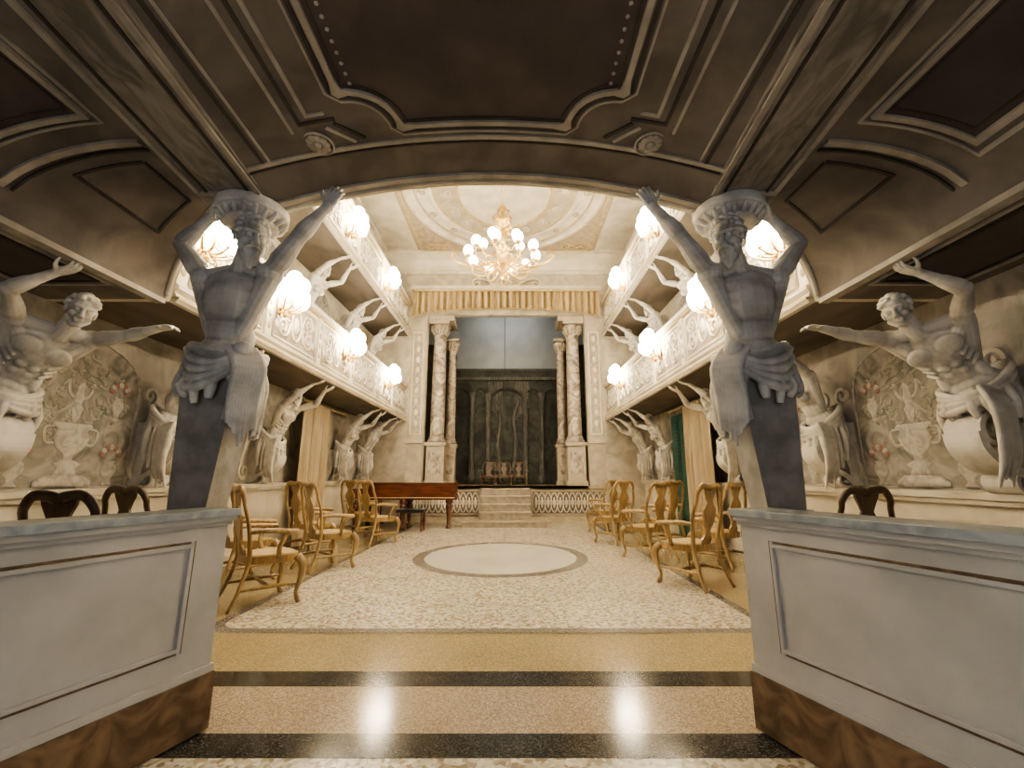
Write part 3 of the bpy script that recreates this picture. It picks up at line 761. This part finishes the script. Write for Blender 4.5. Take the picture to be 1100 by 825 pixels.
for nm,s in(('left',-1),('right',1)):
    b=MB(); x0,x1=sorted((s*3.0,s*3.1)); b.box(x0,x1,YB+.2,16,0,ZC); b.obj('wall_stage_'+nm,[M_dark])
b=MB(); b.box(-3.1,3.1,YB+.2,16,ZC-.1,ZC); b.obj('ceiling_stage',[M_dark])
b=MB()
b.box(-2.3,2.3,14.5,14.55,.925,4.35,0)
b.box(-2.35,2.35,14.4,14.56,4.35,4.45,1); b.box(-2.3,2.3,14.44,14.55,4.45,4.72,0); b.box(-2.35,2.35,14.4,14.56,4.68,4.74,1)
for x in(-1.9,-1.15,-.62,.62,1.15,1.9):
    b.lathe([(.13,.925),(.13,1.15),(.1,1.2),(.085,1.5),(.08,3.6),(.1,3.7),(.14,3.85),(.14,3.9)],(x,14.42,0),12,1)
for x,w in((-.9,.3),(.9,.3),(0,.55),(-1.5,.3),(1.5,.3)):
    b.tube([(x+w*math.cos(a),14.46,3.6+.45*math.sin(a)) for a in [i/12*pi for i in range(13)]],.05,6,0,1)
for s in(-1,1):
    b.tube([(s*.2,14.45,.95),(s*.3,14.45,2.2),(s*.22,14.45,3.1),(s*.5,14.45,3.8)],[.1,.07,.06,.03],8,1)
    for k in range(5): pleat(b,s*.25+.1*s*k,s*.25+.1*s*k+.1,lambda t:3.0+.1*k,lambda t:4.3,14.47-.01*k,.02,2,1)
b.obj('painted_backdrop',[M_dark,M_dark2])
for s in(-1,1):
    b=MB(); x0,x1=sorted((s*1.75,s*2.95)); b.box(x0,x1,13.8,13.85,.925,5.4,0)
    b.lathe([(.14,.925),(.14,1.2),(.09,1.3),(.08,4.6),(.14,4.9),(.14,5)],(s*1.76,13.8,0),12,1); b.obj('scenery_wing_flat',[M_dark,M_dark2])
b=MB(); b.tube([(-.1,15.6,ZC-.1),(-.1,15.6,4.0)],.012,6,0,1); b.ell((-.1,15.6,4.0),(.03,.03,.06)); b.obj('stage_rope',[M_black])
# gathered valance across the top of the stage opening
b=MB()
zb_=lambda t:5.62+.26*math.sin(pi*t)**.5
pleat(b,-2.68,2.68,zb_,lambda t:6.42,YB-.24,.09,30,0,0,8,3)
b.box(-2.7,2.7,YB-.36,YB-.1,6.4,6.5,1)
b.tube([(-2.68+5.36*i/40,YB-.36,6.36) for i in range(41)],.03,8,2,1)
for k in range(90):
    t=k/89; x=-2.66+5.32*t; zz=zb_(t); b.cap((x,YB-.25+.06*math.sin(2*pi*30*t),zz),(x,YB-.25+.06*math.sin(2*pi*30*t),zz-.06),.022,.014,6,2)
b.obj('stage_valance_curtain',[M_val,M_cream,M_goldp,M_valf])
b=MB()
for s in(-1,1):
    b.M=Matrix.Translation((0,YB-.055,6.68))@Matrix.Diagonal((s,1,1,1))
    b.ribbon(spiral(.85,0,.16,1.3,pi*.6,-1,14,.15)[::-1]+[(.6,.12),(.3,-.06),(.0,-.1)],.1,.06,0)
    for k in range(7): b.ell((.12+.11*k,-.02,-.02+.05*math.sin(k)),(.06,.035,.05),mi=1)
b.M=Matrix.Identity(4); b.ell((0,YB-.08,6.67),(.2,.08,.17),mi=0); b.ell((0,YB-.13,6.68),(.12,.04,.1),mi=1)
b.obj('proscenium_crest',[M_cream,M_goldp])

# ------------------------------------------------------------------ parapets
def parapet():
    b=MB()
    A=V((-1.31,2.4,0)); Bp=V((-2.38,-.7,0)); d=(Bp-A).normalized(); n=V((d.y,-d.x,0))
    if n.x>0: n=-n
    L=(Bp-A).length
    def Q(u,w,z): p=A+d*u+n*w; return (p.x,p.y,z)
    def bx(u0,u1,w0,w1,z0,z1,mi):
        vs=[Q(u,w,z) for u in(u0,u1) for w in(w0,w1) for z in(z0,z1)]
        b.add(vs,[(0,1,3,2),(4,6,7,5),(0,4,5,1),(2,3,7,6),(0,2,6,4),(1,5,7,3)],mi)
    bx(0,L,0,.16,.28,.97,0)
    bx(-.015,L,-.02,.18,0,.25,2); bx(-.01,L,-.012,.172,.25,.285,0)
    bx(-.012,L,-.015,.175,.94,.96,0); bx(-.02,L,-.03,.19,.96,.985,0); bx(-.03,L,-.045,.22,.985,1.02,1)
    for u0,u1 in((.16,3.1),):
        z0,z1=.38,.88
        for (a,c,e,f) in((u0,u1,z0,z0+.012),(u0,u1,z1-.012,z1),(u0,u0+.012,z0,z1),(u1-.012,u1,z0,z1)): bx(a,c,-.004,0,e,f,3)
        for (a,c,e,f) in((u0+.012,u1-.012,z0+.012,z0+.03),(u0+.012,u1-.012,z1-.03,z1-.012),(u0+.012,u0+.03,z0,z1),(u1-.03,u1-.012,z0,z1)): bx(a,c,-.012,0,e,f,0)
    return b.mesh('box_parapet',[M_par,M_ledge,M_rust,M_rust])
mp_=parapet()
for s,ox in((1,-.01),(-1,.06)):
    o=put('box_parapet',mp_,loc=(ox,0,.008),scale=(s,1,1)); md_=o.modifiers.new('bevel','BEVEL'); md_.width=.006; md_.segments=2

# ------------------------------------------------------------------ chairs
def chair(m1,m2):
    b=MB()
    def outline(k):
        pts=[]
        for i in range(32):
            a=2*pi*i/32; c,s=math.cos(a),math.sin(a)
            x=abs(c)**.6*(1 if c>=0 else -1); y=abs(s)**.6*(1 if s>=0 else -1)
            pts.append((x*(.27+.035*y)*k,y*.235*k))
        return pts
    b.prism(outline(1),lambda u,v:(u,v,.38),lambda u,v:(u,v,.45),0)
    b.prism(outline(.86),lambda u,v:(u,v,.44),lambda u,v:(u,v,.456),1)
    R=[(.245,-.36,0),(.225,-.29,.15),(.21,-.225,.38),(.215,-.225,.5),(.24,-.25,.66),(.245,-.28,.8),(.215,-.31,.93),(.21,-.325,1.0),(.15,-.34,1.075),(.05,-.34,1.07),(0,-.34,1.055)]
    rad=[.02,.021,.028,.028,.024,.024,.024,.027,.032,.036,.036]
    pts=R+[(-x,y,z) for x,y,z in R[:-1][::-1]]; b.tube(pts,rad+rad[:-1][::-1],8,0,4,.75)
    prof=[(.44,.07),(.5,.08),(.55,.045),(.6,.042),(.68,.08),(.76,.112),(.82,.108),(.87,.07),(.91,.05),(.96,.07),(1.02,.1),(1.06,.11)]
    def yy(z): return -.222-(z-.44)*.17-.02*math.sin((z-.44)/.62*pi)
    vs=[];fs=[]
    for z,w in prof:
        y=yy(z); vs+=[(-w,y-.01,z),(w,y-.01,z),(w,y+.01,z),(-w,y+.01,z)]
    for j in range(len(prof)-1):
        for i in range(4): k=(i+1)%4; fs.append((j*4+i,j*4+k,j*4+4+k,j*4+4+i))
    fs+=[(3,2,1,0),tuple(len(vs)-4+i for i in range(4))]
    b.add(vs,fs,0)
    for s in(-1,1):
        b.tube([(s*.24,-.25,.67),(s*.285,-.17,.685),(s*.33,-.03,.68),(s*.34,.07,.665),(s*.315,.14,.66),(s*.285,.13,.655)],[.02,.024,.026,.031,.03,.023],8,0)
        b.tube([(s*.33,.06,.66),(s*.35,.02,.6),(s*.315,-.0,.52),(s*.28,.02,.43)],[.023,.021,.021,.027],8,0)
        b.tube([(s*.25,.19,.42),(s*.29,.235,.35),(s*.28,.23,.22),(s*.255,.205,.1),(s*.268,.22,.03),(s*.28,.235,.0)],[.045,.042,.028,.019,.025,.03],8,0)
        b.tube([(s*.265,.2,.17),(s*.24,-.02,.175),(s*.225,-.29,.17)],[.013,.019,.013],8,0)
    b.tube([(-.24,-.03,.175),(0,-.03,.175),(.24,-.03,.175)],[.013,.02,.013],8,0)
    b.tube([(-.21,.235,.375),(0,.25,.36),(.21,.235,.375)],.022,8,0)
    return b.mesh('armchair',[m1,m2])
mch=chair(M_wood,M_cane); mcd=chair(M_dwood,M_cane)
for x,y,r in[(-2.25,4.6,-.8),(-2.3,6.2,-.7),(-2.3,8.4,-.6),(-3.0,5.5,-.6),(-3.05,7.3,-.5),(-2.95,9.3,-.4),
             (2.2,5.3,.55),(2.2,6.9,.5),(2.05,8.4,.45),(3.0,6.3,.5),(2.8,8.0,.5),(2.2,9.9,.5)]:
    put('armchair',mch,(x,y,.006),r)
for x,y,r in[(-2.5,3.0,0),(-3.0,4.1,-.2),(2.98,3.95,.1)]: put('armchair',mcd,(x,y,.006),r)
for x in(-.5,0-.07,.37): put('stage_chair',mcd,(x,12.9,.93),pi,(.8,.8,.6))

# ------------------------------------------------------------------ piano
b=MB()
out=[(0,0),(2.1,0),(2.15,.12),(2.1,.35),(1.8,.5),(1.3,.62),(.9,.95),(.5,1.1),(0,1.15)]
b.prism(out,lambda u,v:(u,v,.64),lambda u,v:(u,v,.99),0)
o2=[(u*1.02-.02,v*1.02-.01) for u,v in out]; b.prism(o2,lambda u,v:(u,v,.99),lambda u,v:(u,v,1.03),0)
b.box(-.3,0,0,1.15,.66,.78,0); b.box(-.3,0,0,.06,.78,.9,0); b.box(-.3,0,1.09,1.15,.78,.9,0)
for i in range(36):
    y=.07+i*.0283; b.box(-.27,-.08,y,y+.026,.78,.805,1)
    if i%7 in(0,1,3,4,5): b.box(-.19,-.08,y+.019,y+.034,.8,.82,2)
for x,y in((-.2,.08),(-.2,1.05),(.9,.08),(1.95,.15),(.9,.75)):
    b.lathe([(.06,0),(.07,.03),(.04,.08),(.045,.2),(.065,.42),(.075,.5),(.055,.54),(.085,.57),(.085,.64)],(x,y,0),14,0)
b.box(.0,2.1,-.012,0,.68,.7,3)
for s in(-.07,.07): b.tube([(.25,.45+s,.64),(.25,.45+s*1.6,.4),(.25,.45+s,.12)],.018,8,0)
b.box(.18,.34,.33,.57,.06,.12,0)
b.box(.9,1.5,-.55,-.2,.4,.47,2)
for x in(.94,1.46):
    for y in(-.51,-.24): b.lathe([(.02,0),(.03,.2),(.02,.4)],(x,y,0),10,0)
b.obj('grand_piano',[M_piano,M_white,M_black,M_goldp],bevel=.006,loc=(-3.25,10.4,.006))

# ------------------------------------------------------------------ lamps
def light(name,loc,e,c=(1,.84,.62),r=.07,parent=None):
    l=bpy.data.lights.new(name,'POINT'); l.energy=e; l.color=c; l.shadow_soft_size=r
    o=bpy.data.objects.new(name,l); o.location=loc; col.objects.link(o)
    if parent: o.parent=parent
def globe(b,c,r,mi=1): b.ell(c,(r,r,r*1.15),seg=14,rings=9,mi=mi)
def sconce():
    b=MB()
    b.ell((.01,0,-.12),(.025,.07,.14),mi=0); b.ell((.03,0,-.12),(.03,.03,.03))
    for y,x,z in((-.2,.17,0),(.2,.17,0),(0,.27,-.02),(-.1,.21,.18),(.1,.21,.18)):
        b.tube([(.02,0,-.14),(x*.6,y*.5,-.2),(x,y,-.14),(x,y,z-.1)],[.012,.014,.01,.012],8,0)
        b.lathe([(.01,-.12),(.04,-.095),(.035,-.08),(.015,-.075)],(x,y,z),12,0)
        globe(b,(x,y,z),.098)
        b.tube([(x*.6,y*.5,-.2),(x*.6,y*.6,-.26),(x*.4,y*.6,-.26)],[.01,.008,.004],6,0)
    b.ell((.08,0,-.24),(.03,.03,.05))
    return b.mesh('sconce_fitting',[M_gold,M_globe])
ms=sconce()
def put_sconce(x,y,z,s,e):
    em=empty('gilt_sconce',(x*-s,y,z),(s,1,1)); put('sconce_fitting',ms,parent=em); light('sconce_light',(.38,0,.05),e,parent=em)
for s in(1,-1):
    for y in(3.75,5.2,7.4,9.9): put_sconce(2.76,y,3.42,s,44)
    for y in(4.9,7.1,9.4): put_sconce(2.76,y,5.6,s,32)
e=empty('chandelier',(0,7.1,0))
b=MB()
b.lathe([(.01,4.55),(.05,4.6),(.03,4.66),(.12,4.74),(.16,4.82),(.08,4.9),(.04,4.95),(.09,5.02),(.13,5.12),(.07,5.22),(.04,5.3),(.1,5.4),(.06,5.48),(.03,5.55),(.12,5.62),(.16,5.68),(.05,5.74),(.03,5.85),(.08,5.92),(.02,6.0)],(0,0,0),20,0)
b.tube([(0,0,6.0),(0,0,ZC)],.012,6,0,1); b.lathe([(.02,ZC-.2),(.14,ZC-.05),(.16,ZC)],(0,0,0),20,0)
for i in range(10):
    a=2*pi*i/10+.15; c,s=math.cos(a),math.sin(a)
    def pp(r,z): return (r*c,r*s,z)
    b.tube([pp(.08,4.85),pp(.3,4.7),pp(.5,4.72),pp(.62,4.84),pp(.6,4.94)],[.022,.02,.018,.014,.016],8,0)
    b.tube([pp(.3,4.7),pp(.38,4.82),pp(.3,4.88),pp(.25,4.82)],[.014,.014,.012,.008],6,0)
    b.lathe([(.01,0),(.06,.03),(.05,.05),(.02,.06)],pp(.6,4.92),12,0); globe(b,pp(.6,5.05),.088)
    if i%2==0:
        a2=a+.3;c2,s2=math.cos(a2),math.sin(a2)
        b.tube([(.06*c2,.06*s2,5.1),(.2*c2,.2*s2,5.02),(.34*c2,.34*s2,5.08),(.35*c2,.35*s2,5.16)],[.016,.015,.013,.014],8,0)
        b.lathe([(.01,0),(.05,.03),(.04,.05),(.02,.06)],(.35*c2,.35*s2,5.15),12,0); globe(b,(.35*c2,.35*s2,5.27),.08)
        b.tube([(.05*c2,.05*s2,5.5),(.16*c2,.16*s2,5.45),(.2*c2,.2*s2,5.56),(.12*c2,.12*s2,5.6)],[.02,.02,.016,.01],6,0)
        b.tube([(.05*c2,.05*s2,5.72),(.14*c2,.14*s2,5.7),(.17*c2,.17*s2,5.8),(.1*c2,.1*s2,5.84)],[.018,.018,.014,.01],6,0)
for s in(-1,1):
    b.tube([(s*.1,0,4.9),(s*.5,0,4.78),(s*.8,0,4.9),(s*.9,0,5.0),(s*.82,0,5.06),(s*.76,0,4.99)],[.025,.025,.022,.02,.014,.008],8,0)
put('chandelier_body',b.mesh('chandelier_body',[M_gold,M_globe2]),parent=e)
light('chandelier_light',(0,0,5.45),95,r=.15,parent=e); light('chandelier_light',(0,0,4.4),52,r=.15,parent=e)

l=bpy.data.lights.new('doorway_daylight','AREA'); l.shape='RECTANGLE'; l.size=1.7; l.size_y=2.3; l.energy=40; l.color=(.84,.92,1)
o=bpy.data.objects.new('doorway_daylight',l); o.location=(0,YR-.05,1.35); o.rotation_euler=(pi/2,0,0); col.objects.link(o)
l=bpy.data.lights.new('stage_worklight','AREA'); l.size=2; l.energy=30; l.color=(.95,.98,1)
o=bpy.data.objects.new('stage_worklight',l); o.location=(0,14.9,7.2); o.rotation_euler=(.75,0,0); col.objects.link(o)
w=bpy.data.worlds.new('world'); w.use_nodes=True; sc.world=w
w.node_tree.nodes['Background'].inputs[0].default_value=(.6,.75,1,1); w.node_tree.nodes['Background'].inputs[1].default_value=.3
try: sc.view_settings.look='AgX - Medium High Contrast'
except Exception as ex: print(ex)

cam=bpy.data.cameras.new('camera'); cam.sensor_width=36; cam.lens=470/1100*36; cam.clip_start=.02
co=bpy.data.objects.new('camera',cam); co.location=(.17,0,1.2); co.rotation_euler=(math.radians(90+11.8),0,0); col.objects.link(co); sc.camera=co
